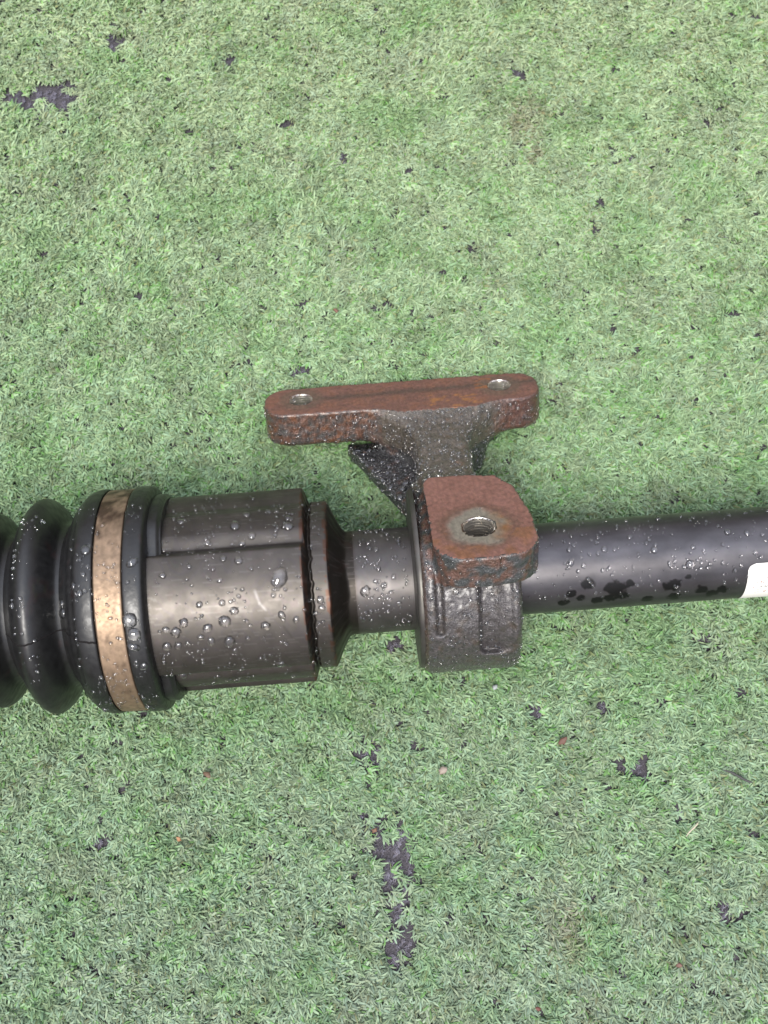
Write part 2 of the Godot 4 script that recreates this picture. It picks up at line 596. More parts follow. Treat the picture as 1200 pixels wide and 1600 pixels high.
# ---------------------------------------------------------------- rubber boot and its clamp
func make_boot() -> void:
	var tint := func(x: float, th: float) -> Color:
		var k := 0.7 + 0.2 * rust_noise.get_noise_3d(x * 0.8, cos(th) * 90.0, sin(th) * 90.0)
		return Color(0.015 * k, 0.0145 * k, 0.014 * k)
	var cuff := [Vector2(-339, 150), Vector2(-339.5, 158), Vector2(-341, 166), Vector2(-344, 171.5), Vector2(-350, 173.5), Vector2(-360, 174), Vector2(-367, 173.5), Vector2(-370, 172), Vector2(-372, 167.5), Vector2(-390, 167), Vector2(-411, 167.5), Vector2(-413, 172), Vector2(-417, 173.5), Vector2(-428, 172.5), Vector2(-438, 169), Vector2(-444, 163), Vector2(-452, 156), Vector2(-459, 144), Vector2(-465, 131), Vector2(-472, 125)]
	var pr := profile(cuff, 4)
	var boot := put("rubber_boot", lathe(pr[0], pr[1], 160, tint, 1.2), M.rubber, shaft)
	tag(boot, "black ribbed rubber boot")
	var lip := func(px: float, th: float) -> float:             # the boot's inner lip fills the hollows beside the near lobe
		var q := absf(wrapf(th + 0.384, -PI, PI))
		return lerpf(146.0, 160.0, smoothstep(0.62, 1.0, q)) - 6.0 * smoothstep(-328.0, -321.0, px)
	put("boot_lip", wound(steps(-343.0, -321.0, 1.5), -PI, PI, 200, lip, tint, false, true), M.rubber, boot)
	var shrink := 1.0
	var x := -472.0
	for k in 5:
		var s := shrink
		var next := shrink * 0.91
		var fold := [Vector2(0, 125 * s), Vector2(-8, 129 * s), Vector2(-17, 145 * s), Vector2(-26, 158 * s), Vector2(-36, 165.5 * s), Vector2(-46, 165.5 * s), Vector2(-56, 158 * s), Vector2(-66, 144 * s), Vector2(-76, 124 * s), Vector2(-84, 125 * next)]
		for i in fold.size():
			fold[i] = Vector2(x + fold[i].x, fold[i].y)
		var fp := profile(fold, 4)
		put("boot_fold", lathe(fp[0], fp[1], 140, tint, 1.0), M.rubber, boot)
		x -= 84.0
		shrink = next
	var nose := profile([Vector2(x, 125 * shrink), Vector2(x - 10, 92), Vector2(x - 24, 74), Vector2(x - 60, 72), Vector2(x - 72, 66), Vector2(x - 74, 40)], 4)
	put("boot_nose", lathe(nose[0], nose[1], 100, tint, 0.5), M.rubber, boot)
	var axle := profile([Vector2(x - 60, 45), Vector2(x - 70, 48), Vector2(x - 400, 48), Vector2(x - 404, 44), Vector2(x - 404, 0.1)], 2)
	put("axle_rod", lathe(axle[0], axle[1], 64, func(_x, _t): return Color(0.16, 0.15, 0.15)), M.housing, shaft)
	# the thin parting line of the mould that runs along the boot
	var st_v := PackedVector3Array()
	var st_n := PackedVector3Array()
	var st_i := PackedInt32Array()
	var line_x := PackedFloat32Array()
	var line_r := PackedFloat32Array()
	for part in [[-413.0, -472.0, pr], [-472.0, -556.0, null]]:
		var src: Array = part[2] if part[2] != null else profile([Vector2(-472, 125), Vector2(-480, 129), Vector2(-489, 145), Vector2(-498, 158), Vector2(-508, 165.5), Vector2(-518, 165.5), Vector2(-528, 158), Vector2(-538, 144), Vector2(-548, 124), Vector2(-556, 114)], 4)
		for i in src[0].size():
			if src[0][i] <= part[0] and src[0][i] >= part[1]:
				line_x.append(src[0][i])
				line_r.append(src[1][i])
	for i in line_x.size():
		var th := deg_to_rad(-26.5 + 1.1 * sin(line_x[i] * 0.05) + 0.5 * fine_noise.get_noise_1d(line_x[i] * 2.0))
		var i0 := maxi(i - 1, 0)
		var i1 := mini(i + 1, line_x.size() - 1)
		var d := Vector2(line_x[i1] - line_x[i0], line_r[i1] - line_r[i0]).normalized()
		var nn := Vector3(d.y, -d.x * cos(th), d.x * sin(th))
		for k in [[-0.009, 0.1], [0.0, 0.9], [0.009, 0.1]]:
			st_v.append(local(line_x[i], th + k[0], line_r[i]) + nn * k[1] * UNIT)
			st_n.append((nn + Vector3(0, -sin(th), -cos(th)) * k[0] * 60.0).normalized())
		if i:
			for k in 2:
				var a := st_v.size() - 6 + k
				st_i.append_array([a, a + 1, a + 3, a + 1, a + 4, a + 3])
	var ink := StandardMaterial3D.new()
	ink.albedo_color = lin(0.012, 0.011, 0.011)
	ink.roughness = 0.95
	ink.metallic_specular = 0.1
	put("mould_seam", commit(st_v, st_n, st_i), ink, boot)
	# wet
	var on_cuff := func(px: float, _th: float) -> float:
		for i in pr[0].size() - 1:
			if px <= pr[0][i] and px >= pr[0][i + 1]:
				return lerpf(pr[1][i], pr[1][i + 1], inverse_lerp(pr[0][i], pr[0][i + 1], px))
		return 173.0
	wet(boot, on_cuff, [[-421, 17, 8.0], [-424, 5, 4.0], [-430, -4, 6.0], [-354, 9, 7.0], [-362, -18, 11.0], [-358, -25, 10.0], [-362, -31, 7.0], [-439, 0, 5.0], [-352, -42, 6.0], [-466, -14, 9.0], [-467, -8, 6.0]], 260, -446, -344, -80, 50)
	wet(boot, func(px: float, _th: float) -> float: return 166.0 - 0.028 * pow(px + 513.0, 2.0), [], 60, -530, -492, -50, 45)

func make_clamp_band() -> void:
	var tint := func(x: float, th: float) -> Color:
		var base := Color(0.26, 0.183, 0.122)
		var k := 1.0 + 0.25 * rust_noise.get_noise_3d(x, cos(th) * 140.0, sin(th) * 140.0)
		var soot := clampf(cast_noise.get_noise_3d(x * 0.8, cos(th) * 120.0 + 30.0, sin(th) * 120.0) * 1.7 - 0.62 + 0.95 * smoothstep(0.25, 0.6, th if th < PI else th - TAU), 0.0, 0.85)
		if fine_noise.get_noise_3d(x, cos(th) * 200.0, sin(th) * 200.0) > 0.55:
			k *= 0.7
		return Color(base.r * k, base.g * k, base.b * k).lerp(Color(0.05, 0.03, 0.02), soot)
	var xs := PackedFloat32Array()
	var rs := PackedFloat32Array()
	xs.append_array([-371.5, -371.5, -373.0])
	rs.append_array([165.0, 170.0, 171.2])
	for x in steps(-409.0, -375.0, 3.0):
		xs.append(-784.0 - x)
		rs.append(171.4)
	xs.append_array([-410.0, -411.5, -411.5])
	rs.append_array([171.2, 170.0, 165.0])
	var band := put("clamp_band", lathe(xs, rs, 260, tint, 0.8), M.band, shaft)
	tag(band, "copper coloured metal clamp band round the boot, stained dark at the top")
	# a round rust ring left on the band
	var v := PackedVector3Array()
	var n := PackedVector3Array()
	var idx := PackedInt32Array()
	var mid := deg_to_rad(-14.0)
	for j in 33:
		var a := TAU * j / 32.0
		for k in [[7.0, 171.6], [8.2, 172.5], [9.8, 172.3], [10.8, 171.6]]:
			var rr: float = k[0] * (1.0 + 0.07 * sin(3.0 * a))
			var th := mid + rr * sin(a) / 171.0
			v.append(local(-397.0 + rr * cos(a), th, k[1]))
			n.append(Vector3(0, cos(th), -sin(th)))
		if j:
			for k in 3:
				var q := (j - 1) * 4 + k
				idx.append_array([q, q + 1, q + 4, q + 1, q + 5, q + 4])
	var ring := StandardMaterial3D.new()
	ring.albedo_color = lin(0.30, 0.14, 0.04)
	ring.roughness = 0.4
	put("rust_ring", commit(v, n, idx), ring, band)
	wet(band, func(_x: float, _t: float) -> float: return 171.2, [[-378, -27, 4.0], [-392, -40, 3.0]], 110, -408, -375, -80, 35)

# ---------------------------------------------------------------- joint housing with three lobes
func lobe_radius(x: float, th: float) -> float:
	var best := 9.0
	var nearest := 0
	for i in 3:
		var q := absf(wrapf(th - [-0.384, 1.710, -2.478][i], -PI, PI))
		if q < best:
			best = q
			nearest = i
	var r_lobe := 153.5
	var half := 0.665
	var r_valley := 141.0
	var drop := 0.0
	if x > -118.0:                                              # past the lobes' machined end
		var chip := 3.0 * fine_noise.get_noise_2d(th * 34.0, 3.0) + 2.0 * cast_noise.get_noise_2d(th * 60.0, 9.0)
		drop = smoothstep(-118.0, -108.5 + chip, x) * 27.0
		drop -= smoothstep(-107.0 + chip, -104.0 + chip, x) * 4.0
	var valley := r_valley - 7.0 * smoothstep(half + 0.24, half + 0.06, best)
	valley = minf(valley, (r_lobe - drop) - 3.0)
	var k := smoothstep(half - 0.05, half + 0.085, best)
	if nearest == 1:                                             # the far lobe rolls over softly
		k = smoothstep(half - 0.35, half + 0.38, best)
	var lobe := (r_lobe - drop) * (1.0 - 0.02 * pow(minf(best / half, 1.1), 4.0))
	var r := lerpf(lobe, valley, k)
	if x > -82.0:                                               # the cone down to the stem
		var f := clampf((x + 82.0 + 2.5 * fine_noise.get_noise_2d(th * 12.0, 21.0)) / 29.0, 0.0, 1.0)
		r = lerpf(r, 80.5, pow(smoothstep(0.0, 1.0, f), 0.7))
	return r

# scuffs as [x, arc, x, arc, bright]
const SCRATCHES := [[-186, -24, -181, -42, 1], [-181, -42, -173, -52, 1], [-260, -96, -214, -84, 0], [-240, -66, -205, -70, 0], [-150, -78, -140, -96, 0], [-320, -70, -300, -74, 1]]

func make_housing() -> void:
	var tint := func(x: float, th: float) -> Color:
		var k := 0.75 + 0.16 * rust_noise.get_noise_3d(x * 0.4, cos(th) * 70.0, sin(th) * 70.0)
		var c := Color(0.096 * k, 0.085 * k, 0.076 * k)
		for m in SCRATCHES:
			var a := Vector2(m[0], m[1])
			var b := Vector2(m[2], m[3])
			var p := Vector2(x, rad_to_deg(th) * 2.67)
			var off := p.distance_to(Geometry2D.get_closest_point_to_segment(p, a, b))
			if off < 3.0:
				c = c.lerp(Color(0.2, 0.19, 0.185) if m[4] else Color(0.035, 0.032, 0.03), 0.45 * (1.0 - off / 3.0))
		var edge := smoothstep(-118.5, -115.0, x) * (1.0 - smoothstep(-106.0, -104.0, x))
		edge = maxf(edge, smoothstep(-86.0, -80.0, x))  # the cone's dark reflection, painted in as darker steel
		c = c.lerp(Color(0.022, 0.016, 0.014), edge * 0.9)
		var near := minf(absf(x + 116.5), absf(x + 83.0))
		if near < 4.0 and fine_noise.get_noise_3d(x * 0.4, th * 40.0, 5.0) > -0.05:
			c = c.lerp(Color(0.085, 0.036, 0.02), 0.6)            # rust on the edges
		var s := fine_noise.get_noise_3d(x * 0.12, cos(th) * 200.0, sin(th) * 200.0)
		if s > 0.36:
			c = c.lerp(Color(0.16, 0.15, 0.14), 0.2)
		return c
	var xs := steps(-347.0, -121.0, 1.5)
	xs.append_array(steps(-119.0, -100.0, 0.9))
	xs.append_array(steps(-98.0, -86.0, 2.0))
	xs.append_array(steps(-84.5, -44.0, 1.2))
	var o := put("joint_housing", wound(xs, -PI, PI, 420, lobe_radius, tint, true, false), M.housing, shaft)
	tag(o, "dark grey three lobed joint housing covered in water drops")
	wet(o, lobe_radius, [[-151, -3, 13.0], [-214, 35, 8.0], [-136, 31, 8.0], [-198, 44, 6.0], [-295, 42, 6.0], [-136, 38, 5.0], [-229, 10, 5.0], [-207, 8, 6.0], [-235, -2, 4.0], [-234, -14, 5.0], [-266, -14, 5.0], [-290, -23, 7.0], [-304, -28, 8.0], [-258, -27, 7.0], [-232, -24, 9.0], [-230, -36, 9.0], [-255, -35, 6.0], [-319, -36, 7.0], [-302, -36, 6.0], [-317, -26, 5.0], [-269, -32, 5.0], [-218, -19, 6.0], [-175, -28, 7.0], [-151, -23, 6.0], [-131, -26, 5.0], [-160, -12, 4.0], [-278, 7, 4.0], [-316, 3, 5.0], [-160, -55, 6.0], [-223, -42, 4.0], [-189, 26, 6.0], [-204, 22, 5.0], [-254, 24, 5.0], [-259, -71, 4.0], [-310, -68, 6.0], [-96, -18, 6.0], [-94, -23, 5.0]], 520, -330, -90, -85, 75)

func make_stem() -> void:
	var tint := func(x: float, th: float) -> Color:
		var k := 0.75 + 0.16 * rust_noise.get_noise_3d(x * 0.6, cos(th) * 50.0, sin(th) * 50.0)
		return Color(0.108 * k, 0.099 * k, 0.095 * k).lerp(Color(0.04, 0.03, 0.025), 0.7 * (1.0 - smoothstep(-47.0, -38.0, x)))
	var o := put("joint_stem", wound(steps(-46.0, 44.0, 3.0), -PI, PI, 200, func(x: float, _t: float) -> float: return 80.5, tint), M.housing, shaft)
	wet(o, func(_x: float, _t: float) -> float: return 80.5, [[-30, -18, 7.5], [14, -6, 4.2], [-3, -14, 4.2], [-14, -9, 3.6], [-12, -18, 3.2], [-10, -28, 3.2], [6, -30, 3.4], [19, -35, 4.2], [2, -45, 3.4], [-9, 27, 4.0], [26, 33, 3.2], [33, -64, 5.0], [22, -64, 3.8], [-36, -53, 4.0]], 190, -42, 36, -75, 70)

# ---------------------------------------------------------------- long tube with its paper label
const BLOBS := [[348, -43, 19], [370, -36, 8], [436, -43, 15], [428, -47, 9], [481, -55, 11], [513, -58, 11], [306, -33, 11], [281, -45, 9], [341, -57, 12], [322, -60, 11], [362, -55, 10], [458, -34, 5], [295, -54, 8], [270, -60, 9], [500, -64, 12], [440, -66, 12], [400, -66, 10]]

func make_tube() -> void:
	var tint := func(x: float, th: float) -> Color:
		var k := 0.75 + 0.32 * rust_noise.get_noise_3d(x * 0.25, cos(th) * 60.0, sin(th) * 60.0)
		var c := Color(0.112 * k, 0.106 * k, 0.112 * k)
		if x > 240.0 and x < 560.0:
			for b in BLOBS:
				var dx: float = (x - b[0]) / b[2]
				var dt: float = (th - deg_to_rad(b[1])) * 70.0 / (b[2] * 0.85)
				var q := dx * dx + dt * dt
				if q < 2.2:
					c = c.lerp(Color(0.022, 0.02, 0.02), smoothstep(-0.15, 0.5, 1.0 - q + 0.9 * fine_noise.get_noise_3d(x * 0.45, th * 30.0, 1.0)))
		return c
	var xs := steps(40.0, 190.0, 20.0)
	xs.append_array(steps(193.0, 720.0, 1.3))
	xs.append_array(steps(740.0, 1300.0, 40.0))
	xs.append_array([1304.0, 1306.0])
	var r := func(x: float, _t: float) -> float:
		return 70.0 - clampf((x - 1300.0) * 0.8, 0.0, 6.0)
	var o := put("shaft_tube", wound(xs, -PI, PI, 300, r, tint, false, true), M.tube, shaft)
	tag(o, "long dark grey tube of the shaft with black wet stains")
	wet(o, r, [[461, -18, 7.5], [409, 3, 5.5], [334, 9, 5.0], [281, -5, 5.2], [376, 23, 4.2], [281, 12, 4.0], [524, 19, 5.2], [553, 16, 4.8], [428, 54, 5.0], [300, -10, 4.0], [468, 3, 4.0], [560, -10, 3.8], [510, -19, 3.4], [538, -24, 3.4], [289, 17, 3.4]], 330, 215, 620, -60, 62)
	# the label: a sheet of white paper stuck round the tube, rounded at its corner
	var v := PackedVector3Array()
	var n := PackedVector3Array()
	var uv := PackedVector2Array()
	var idx := PackedInt32Array()
	var nx := 40
	var nt := 60
	var a0 := deg_to_rad(-23.0)
	var a1 := deg_to_rad(-150.0)
	for i in nx + 1:
		for j in nt + 1:
			var th := lerpf(a0, a1, float(j) / nt)
			var arc := (a0 - th) * 70.5
			var cut := 0.0
			if arc < 12.0:
				cut = 12.0 - sqrt(maxf(0.0, 144.0 - (12.0 - arc) * (12.0 - arc)))
			var x0 := 549.0 + cut
			var x := lerpf(x0, 740.0, pow(float(i) / nx, 1.3))
			v.append(local(x, th, 70.7 + 0.25 * fine_noise.get_noise_2d(x * 0.2, th * 10.0)))
			n.append(Vector3(0, cos(th), -sin(th)))
			uv.append(Vector2((x - 549.0) / 191.0, float(j) / nt))
	for i in nx:
		for j in nt:
			var a := i * (nt + 1) + j
			idx.append_array([a, a + 1, a + nt + 1, a + 1, a + nt + 2, a + nt + 1])
	var im := Image.create(512, 512, false, Image.FORMAT_RGB8)
	im.fill(Color(0.80, 0.79, 0.77))
	var r2 := RandomNumberGenerator.new()
	r2.seed = 5
	for k in 60:                                                 # faint worn print, too rubbed to read
		var ix := r2.randi_range(34, 250)
		var iy := r2.randi_range(70, 190)
		var pink := Color(0.50, 0.33, 0.30) if r2.randf() < 0.6 else Color(0.36, 0.34, 0.33)
		for s in r2.randi_range(2, 5):
			im.fill_rect(Rect2i(ix + r2.randi_range(-8, 8), iy + r2.randi_range(-8, 8), r2.randi_range(2, 7), r2.randi_range(2, 4)), pink)
	var paper := StandardMaterial3D.new()
	paper.albedo_texture = ImageTexture.create_from_image(im)
	paper.roughness = 0.5
	var lab := put("paper_label", commit(v, n, idx, PackedColorArray(), uv), paper, shaft)
	tag(lab, "white paper label with rounded corner stuck on the tube")

# ---------------------------------------------------------------- cast bearing bracket, meshed from a distance field
# x along the shaft, t along the mounting faces away from the viewer, n out of the mounting faces (which lean 45 degrees)
func cast_point(p: Vector3) -> Vector3:
	return Vector3(p.x, AXIS_UP + 0.70710678 * (p.z - p.y), -0.70710678 * (p.z + p.y)) * UNIT

func cast_dir(p: Vector3) -> Vector3:
	return Vector3(p.x, 0.70710678 * (p.z - p.y), -0.70710678 * (p.z + p.y))

func block(dx: float, dy: float, rr: float) -> float:           # joins two distances into a rounded edge
	var a := dx + rr
	var b := dy + rr
	return minf(maxf(a, b), 0.0) + sqrt(maxf(a, 0.0) * maxf(a, 0.0) + maxf(b, 0.0) * maxf(b, 0.0)) - rr

func blend(a: float, b: float, k: float) -> float:
	var h := maxf(k - absf(a - b), 0.0) / k
	return minf(a, b) - h * h * k * 0.25

func field(x: float, t: float, n: float) -> float:
	var rad := sqrt(t * t + n * n)
	# ring round the bearing, with hollows on the viewer's side
	var ring_r := 149.0
	var v := 0.545 * t + 0.839 * n
	var w := -0.839 * t + 0.545 * n
	if w > 0.0:
		var left := block(absf(x - 76.0) - 5.0, absf(v + 30.0) - 48.0, 4.0)
		var right := block(absf(x - 158.0) - 24.0, absf(v + 50.0) - 62.0, 10.0)
		ring_r -= 7.0 * smoothstep(3.0, -3.0, left) + 9.0 * smoothstep(4.0, -4.0, right) * smoothstep(178.0, 150.0, x)
		ring_r -= 4.0 * smoothstep(5.0, -5.0, right)
	var ring := block(rad - ring_r, absf(x - 124.0) - 72.0, 13.0)
	ring = -blend(-ring, 118.0 - n, 14.0) if n > 90.0 else ring
	# lug with the near hole
	var cr := 46.0 if t < -60.0 else 14.0
	var lug2 := block(absf(x - 147.0) - 76.0, absf(t + 31.5) - 109.5 - (3.0 if x < 163.0 and t < 0.0 else 0.0), cr)
	lug2 = maxf(lug2, 0.825 * (x - 186.0) + 0.565 * (t - 74.0))
	lug2 = maxf(lug2, 0.985 * (x - 209.0) + 0.17 * (t - 40.0))
	lug2 = maxf(lug2, -0.75 * (x - 80.0) + 0.66 * (t - 76.0))
	var lug := block(lug2, absf(n - 106.0) - 26.0, 3.0)
	var d := blend(ring, lug, 10.0)
	# plate with the two far holes
	var pl2 := block(absf(x - 56.0) - 236.0, absf(t - 313.0) - 49.0, 41.0)
	var plate := block(pl2, absf(n - 130.0) - 33.0, 4.0)
	if n < 115.0:
		plate = block(pl2, absf(n - 130.0) - 33.0, 16.0)
	# neck and gusset
	var flare := 40.0 * smoothstep(185.0, 285.0, t)
	var neck2 := absf(x - 112.0) - 44.0 - flare
	var top := 128.0 + 24.0 * smoothstep(90.0, 250.0, t)
	var neck := block(neck2, maxf(n - top, 34.0 - n), 16.0)
	neck = block(neck, absf(t - 165.0) - 125.0, 4.0)
	var arm := blend(plate, neck, 54.0)
	d = blend(d, arm, 16.0)
	var gus := maxf(-0.924 * (x + 45.0) - 0.384 * (t - 300.0), maxf(t - 300.0, maxf(x - 125.0, 40.0 - t)))
	gus = block(gus, absf(n - 66.0) - 13.0, 5.0)
	d = blend(d, gus, 16.0)
	# as cast: uneven everywhere except on the machined faces
	d += 1.5 * cast_noise.get_noise_3d(x, t, n)
	d = maxf(d, n - 163.0)
	if t < 84.0:
		d = -blend(-d, 132.0 - n, 2.0)
	# holes
	d = maxf(d, 19.0 - sqrt((x + 117.0) * (x + 117.0) + (t - 316.0) * (t - 316.0)))
	d = maxf(d, 19.0 - sqrt((x - 225.0) * (x - 225.0) + (t - 316.0) * (t - 316.0)))
	if n > 40.0:
		var hd := sqrt((x - 142.0) * (x - 142.0) + (t + 65.0) * (t + 65.0))
		d = maxf(d, 23.0 - hd)
		d = maxf(d, minf(48.0 - hd, n - 131.3))                   # shallow spot face
	return d

func make_bracket() -> void:
	var cell := 3.4
	var lo := Vector3(-188, -160, -154)
	var dims := Vector3i(144, 156, 96)
	var blk := 6
	var nx := dims.x + 1
	var ny := dims.y + 1
	var nz := dims.z + 1
	var val := PackedFloat32Array()
	val.resize(nx * ny * nz)
	val.fill(1e9)
	var active := []
	var reach := cell * blk * 0.867 + 8.0
	for bi in dims.x / blk:
		for bj in dims.y / blk:
			for bk in range(0, (dims.z + blk - 1) / blk):
				var c := lo + Vector3(bi + 0.5, bj + 0.5, bk + 0.5) * cell * blk
				if absf(field(c.x, c.y, c.z)) < reach:
					active.append(Vector3i(bi, bj, bk) * blk)
	for b: Vector3i in active:
		for i in range(b.x, mini(b.x + blk, dims.x) + 1):
			for j in range(b.y, mini(b.y + blk, dims.y) + 1):
				for k in range(b.z, mini(b.z + blk, dims.z) + 1):
					var at := (i * ny + j) * nz + k
					if val[at] > 1e8:
						val[at] = field(lo.x + i * cell, lo.y + j * cell, lo.z + k * cell)
	var vert := {}
	var pts := PackedVector3Array()
	var s1 := nz
	var s0 := ny * nz
	var off := [0, s0, s1, s0 + s1, 1, s0 + 1, s1 + 1, s0 + s1 + 1]
	var cor := [Vector3(0, 0, 0), Vector3(1, 0, 0), Vector3(0, 1, 0), Vector3(1, 1, 0), Vector3(0, 0, 1), Vector3(1, 0, 1), Vector3(0, 1, 1), Vector3(1, 1, 1)]
	var edges := [[0, 1], [2, 3], [4, 5], [6, 7], [0, 2], [1, 3], [4, 6], [5, 7], [0, 4], [1, 5], [2, 6], [3, 7]]
	for b: Vector3i in active:
		for i in range(b.x, mini(b.x + blk, dims.x)):
			for j in range(b.y, mini(b.y + blk, dims.y)):
				for k in range(b.z, mini(b.z + blk, dims.z)):
					var at := i * s0 + j * s1 + k
					var neg := 0
					for o in off:
						if val[at + o] < 0.0:
							neg += 1
					if neg == 0 or neg == 8:
						continue
					var sum := Vector3.ZERO
					var count := 0
					for e in edges:
						var a := val[at + off[e[0]]]
						var c := val[at + off[e[1]]]
						if (a < 0.0) != (c < 0.0):
							sum += (cor[e[0]] as Vector3).lerp(cor[e[1]], a / (a - c))
							count += 1
					vert[at] = pts.size()
					pts.append(lo + (Vector3(i, j, k) + sum / count) * cell)
	var tris := PackedInt32Array()
	for at in vert:
		for ax in 3:
			var step: int = [s0, s1, 1][ax]
			var u: int = [s1, 1, s0][ax]
			var w: int = [1, s0, s1][ax]
			if (val[at] < 0.0) != (val[at + step] < 0.0) and vert.has(at - u) and vert.has(at - w) and vert.has(at - u - w):
				var a: int = vert[at]
				var bq: int = vert[at - u]
				var c: int = vert[at - u - w]
				var dq: int = vert[at - w]
				tris.append_array([a, bq, c, a, c, dq])
	var nor := PackedVector3Array()
	nor.resize(pts.size())
	for i in pts.size():
		for pass_ in 2:
			var p := pts[i]
			var e := 0.8
			var f0 := field(p.x, p.y, p.z)
			var gr := Vector3(field(p.x + e, p.y, p.z) - f0, field(p.x, p.y + e, p.z) - f0, field(p.x, p.y, p.z + e) - f0)
			nor[i] = gr.normalized()
			if pass_ == 0 and gr.length() > 0.2:
				pts[i] = p - gr.normalized() * clampf(f0 * e / gr.length(), -2.0, 2.0)
	# the machined faces are skins of their own
	var sets := [PackedInt32Array(), PackedInt32Array(), PackedInt32Array(), PackedInt32Array()]
	for q in range(0, tris.size(), 3):
		var which := 0
		var mid := (pts[tris[q]] + pts[tris[q + 1]] + pts[tris[q + 2]]) / 3.0
		var nz_ := (nor[tris[q]].z + nor[tris[q + 1]].z + nor[tris[q + 2]].z) / 3.0
		if nz_ > 0.85 and mid.z > 162.0:
			which = 1
		elif nz_ > 0.85 and mid.z > 130.0 and mid.y < 80.0 and mid.x > 62.0:
			which = 2
		elif nz_ > 0.6 and mid.z < 86.0 and mid.z > 48.0 and mid.y > 80.0 and mid.x < 66.0:
			which = 3
		sets[which].append_array([tris[q], tris[q + 1], tris[q + 2]])
	var body := skin("bearing_bracket", pts, nor, sets[0], cast_colour, M.cast, shaft)
	tag(body, "cast iron bearing bracket with rusty mounting plate")
	var pf := skin("mounting_face", pts, nor, sets[1], plate_colour, M.face, body)
	tag(pf, "long rust brown flat face with two bolt holes")
	var lf := skin("mounting_face", pts, nor, sets[2], lug_colour, M.face, body)
	tag(lf, "short rust red flat face with a bright ring round its bolt hole")
	var gs := skin("gusset", pts, nor, sets[3], cast_colour, M.gusset, body)
	tag(gs, "dark wet triangular web under the mounting plate")
	var on_gusset: PackedInt32Array = sets[3]
	for k in 26:
		var q := on_gusset[rng.randi() % on_gusset.size()]
		water_drop(gs, cast_point(pts[q]), cast_dir(nor[q]), rng.randf_range(3.0, 7.5))
	var beads := []
	for k in 160:
		var q := on_gusset[rng.randi() % on_gusset.size()]
		beads.append([cast_point(pts[q] + Vector3(rng.randf_range(-2, 2), rng.randf_range(-2, 2), 0)), cast_dir(nor[q]), rng.randf_range(1.3, 2.8)])
	droplets(gs, beads)
	# threaded holes
	threaded_hole(body, Vector3(-117, 316, 163), 17.6, 62.0)
	threaded_hole(body, Vector3(225, 316, 163), 17.6, 62.0)
	threaded_hole(body, Vector3(142, -65, 131.0), 21.5, 80.0)
	# pressed steel shield on the ring's left end
	var sh := profile([Vector2(43, 80), Vector2(44, 110), Vector2(45, 134), Vector2(46.5, 138), Vector2(49, 139.5), Vector2(51, 140), Vector2(53, 140)], 3)
	var shield_tint := func(_x: float, th: float) -> Color:
		var k := 1.0 + 0.5 * rust_noise.get_noise_2d(cos(th) * 90.0, sin(th) * 90.0)
		return Color(0.085 * k, 0.08 * k, 0.072 * k)
	put("dust_shield", lathe(sh[0], sh[1], 160, shield_tint, 0.6, -1.0), M.housing, body)
	# wet
	var tiny := []
	var face_list: PackedInt32Array = sets[0]
	var nt: int = face_list.size() / 3
	var tries := 0
	while tiny.size() < 1500 and tries < 120000:
		tries += 1
		var q := (rng.randi() % nt) * 3
		var a := pts[face_list[q]]
		var nn := nor[face_list[q]]
		var u := rng.randf()
		var w := rng.randf() * (1.0 - u)
		var p := a + (pts[face_list[q + 1]] - a) * u + (pts[face_list[q + 2]] - a) * w
		var wn := cast_dir(nn)
		if wn.y < 0.05 or p.y > 255.0 and p.z > 158.0:
			continue
		var much := 0.5 + 0.9 * cast_noise.get_noise_3d(p.x * 0.7, p.y * 0.7, p.z * 0.7)
		if p.y > 60.0:
			much += 0.3
		if p.y < 60.0:
			much *= 0.55
		if rng.randf() > much:
			continue
		tiny.append([cast_point(p), wn, 1.4 + (3.0 if p.y > 60.0 else 1.6) * pow(rng.randf(), 2.0)])
	droplets(body, tiny)
	var got := 0
	tries = 0
	while got < 44 and tries < 40000:
		tries += 1
		var q := (rng.randi() % nt) * 3
		var p := pts[face_list[q]]
		var wn := cast_dir(nor[face_list[q]])
		var gusset := p.y > 90.0 and p.y < 290.0 and p.z > 70.0 and p.z < 95.0 and p.x < 62.0
		if wn.y < 0.25 or p.z > 125.0 or not gusset and rng.randf() < 0.6:
			continue
		water_drop(body, cast_point(p), wn, rng.randf_range(3.4, 6.8) if gusset else rng.randf_range(2.8, 4.2))
		got += 1

func skin(called: String, pts: PackedVector3Array, nor: PackedVector3Array, tri: PackedInt32Array, colour: Callable, mat: Material, parent: Node) -> MeshInstance3D:
	var again := {}
	var v := PackedVector3Array()
	var n := PackedVector3Array()
	var c := PackedColorArray()
	var idx := PackedInt32Array()
	for i in tri:
		if not again.has(i):
			again[i] = v.size()
			v.append(cast_point(pts[i]))
			n.append(cast_dir(nor[i]))
			c.append(colour.call(pts[i], nor[i]))
		idx.append(again[i])
	return put(called, commit(v, n, idx, c), mat, parent)

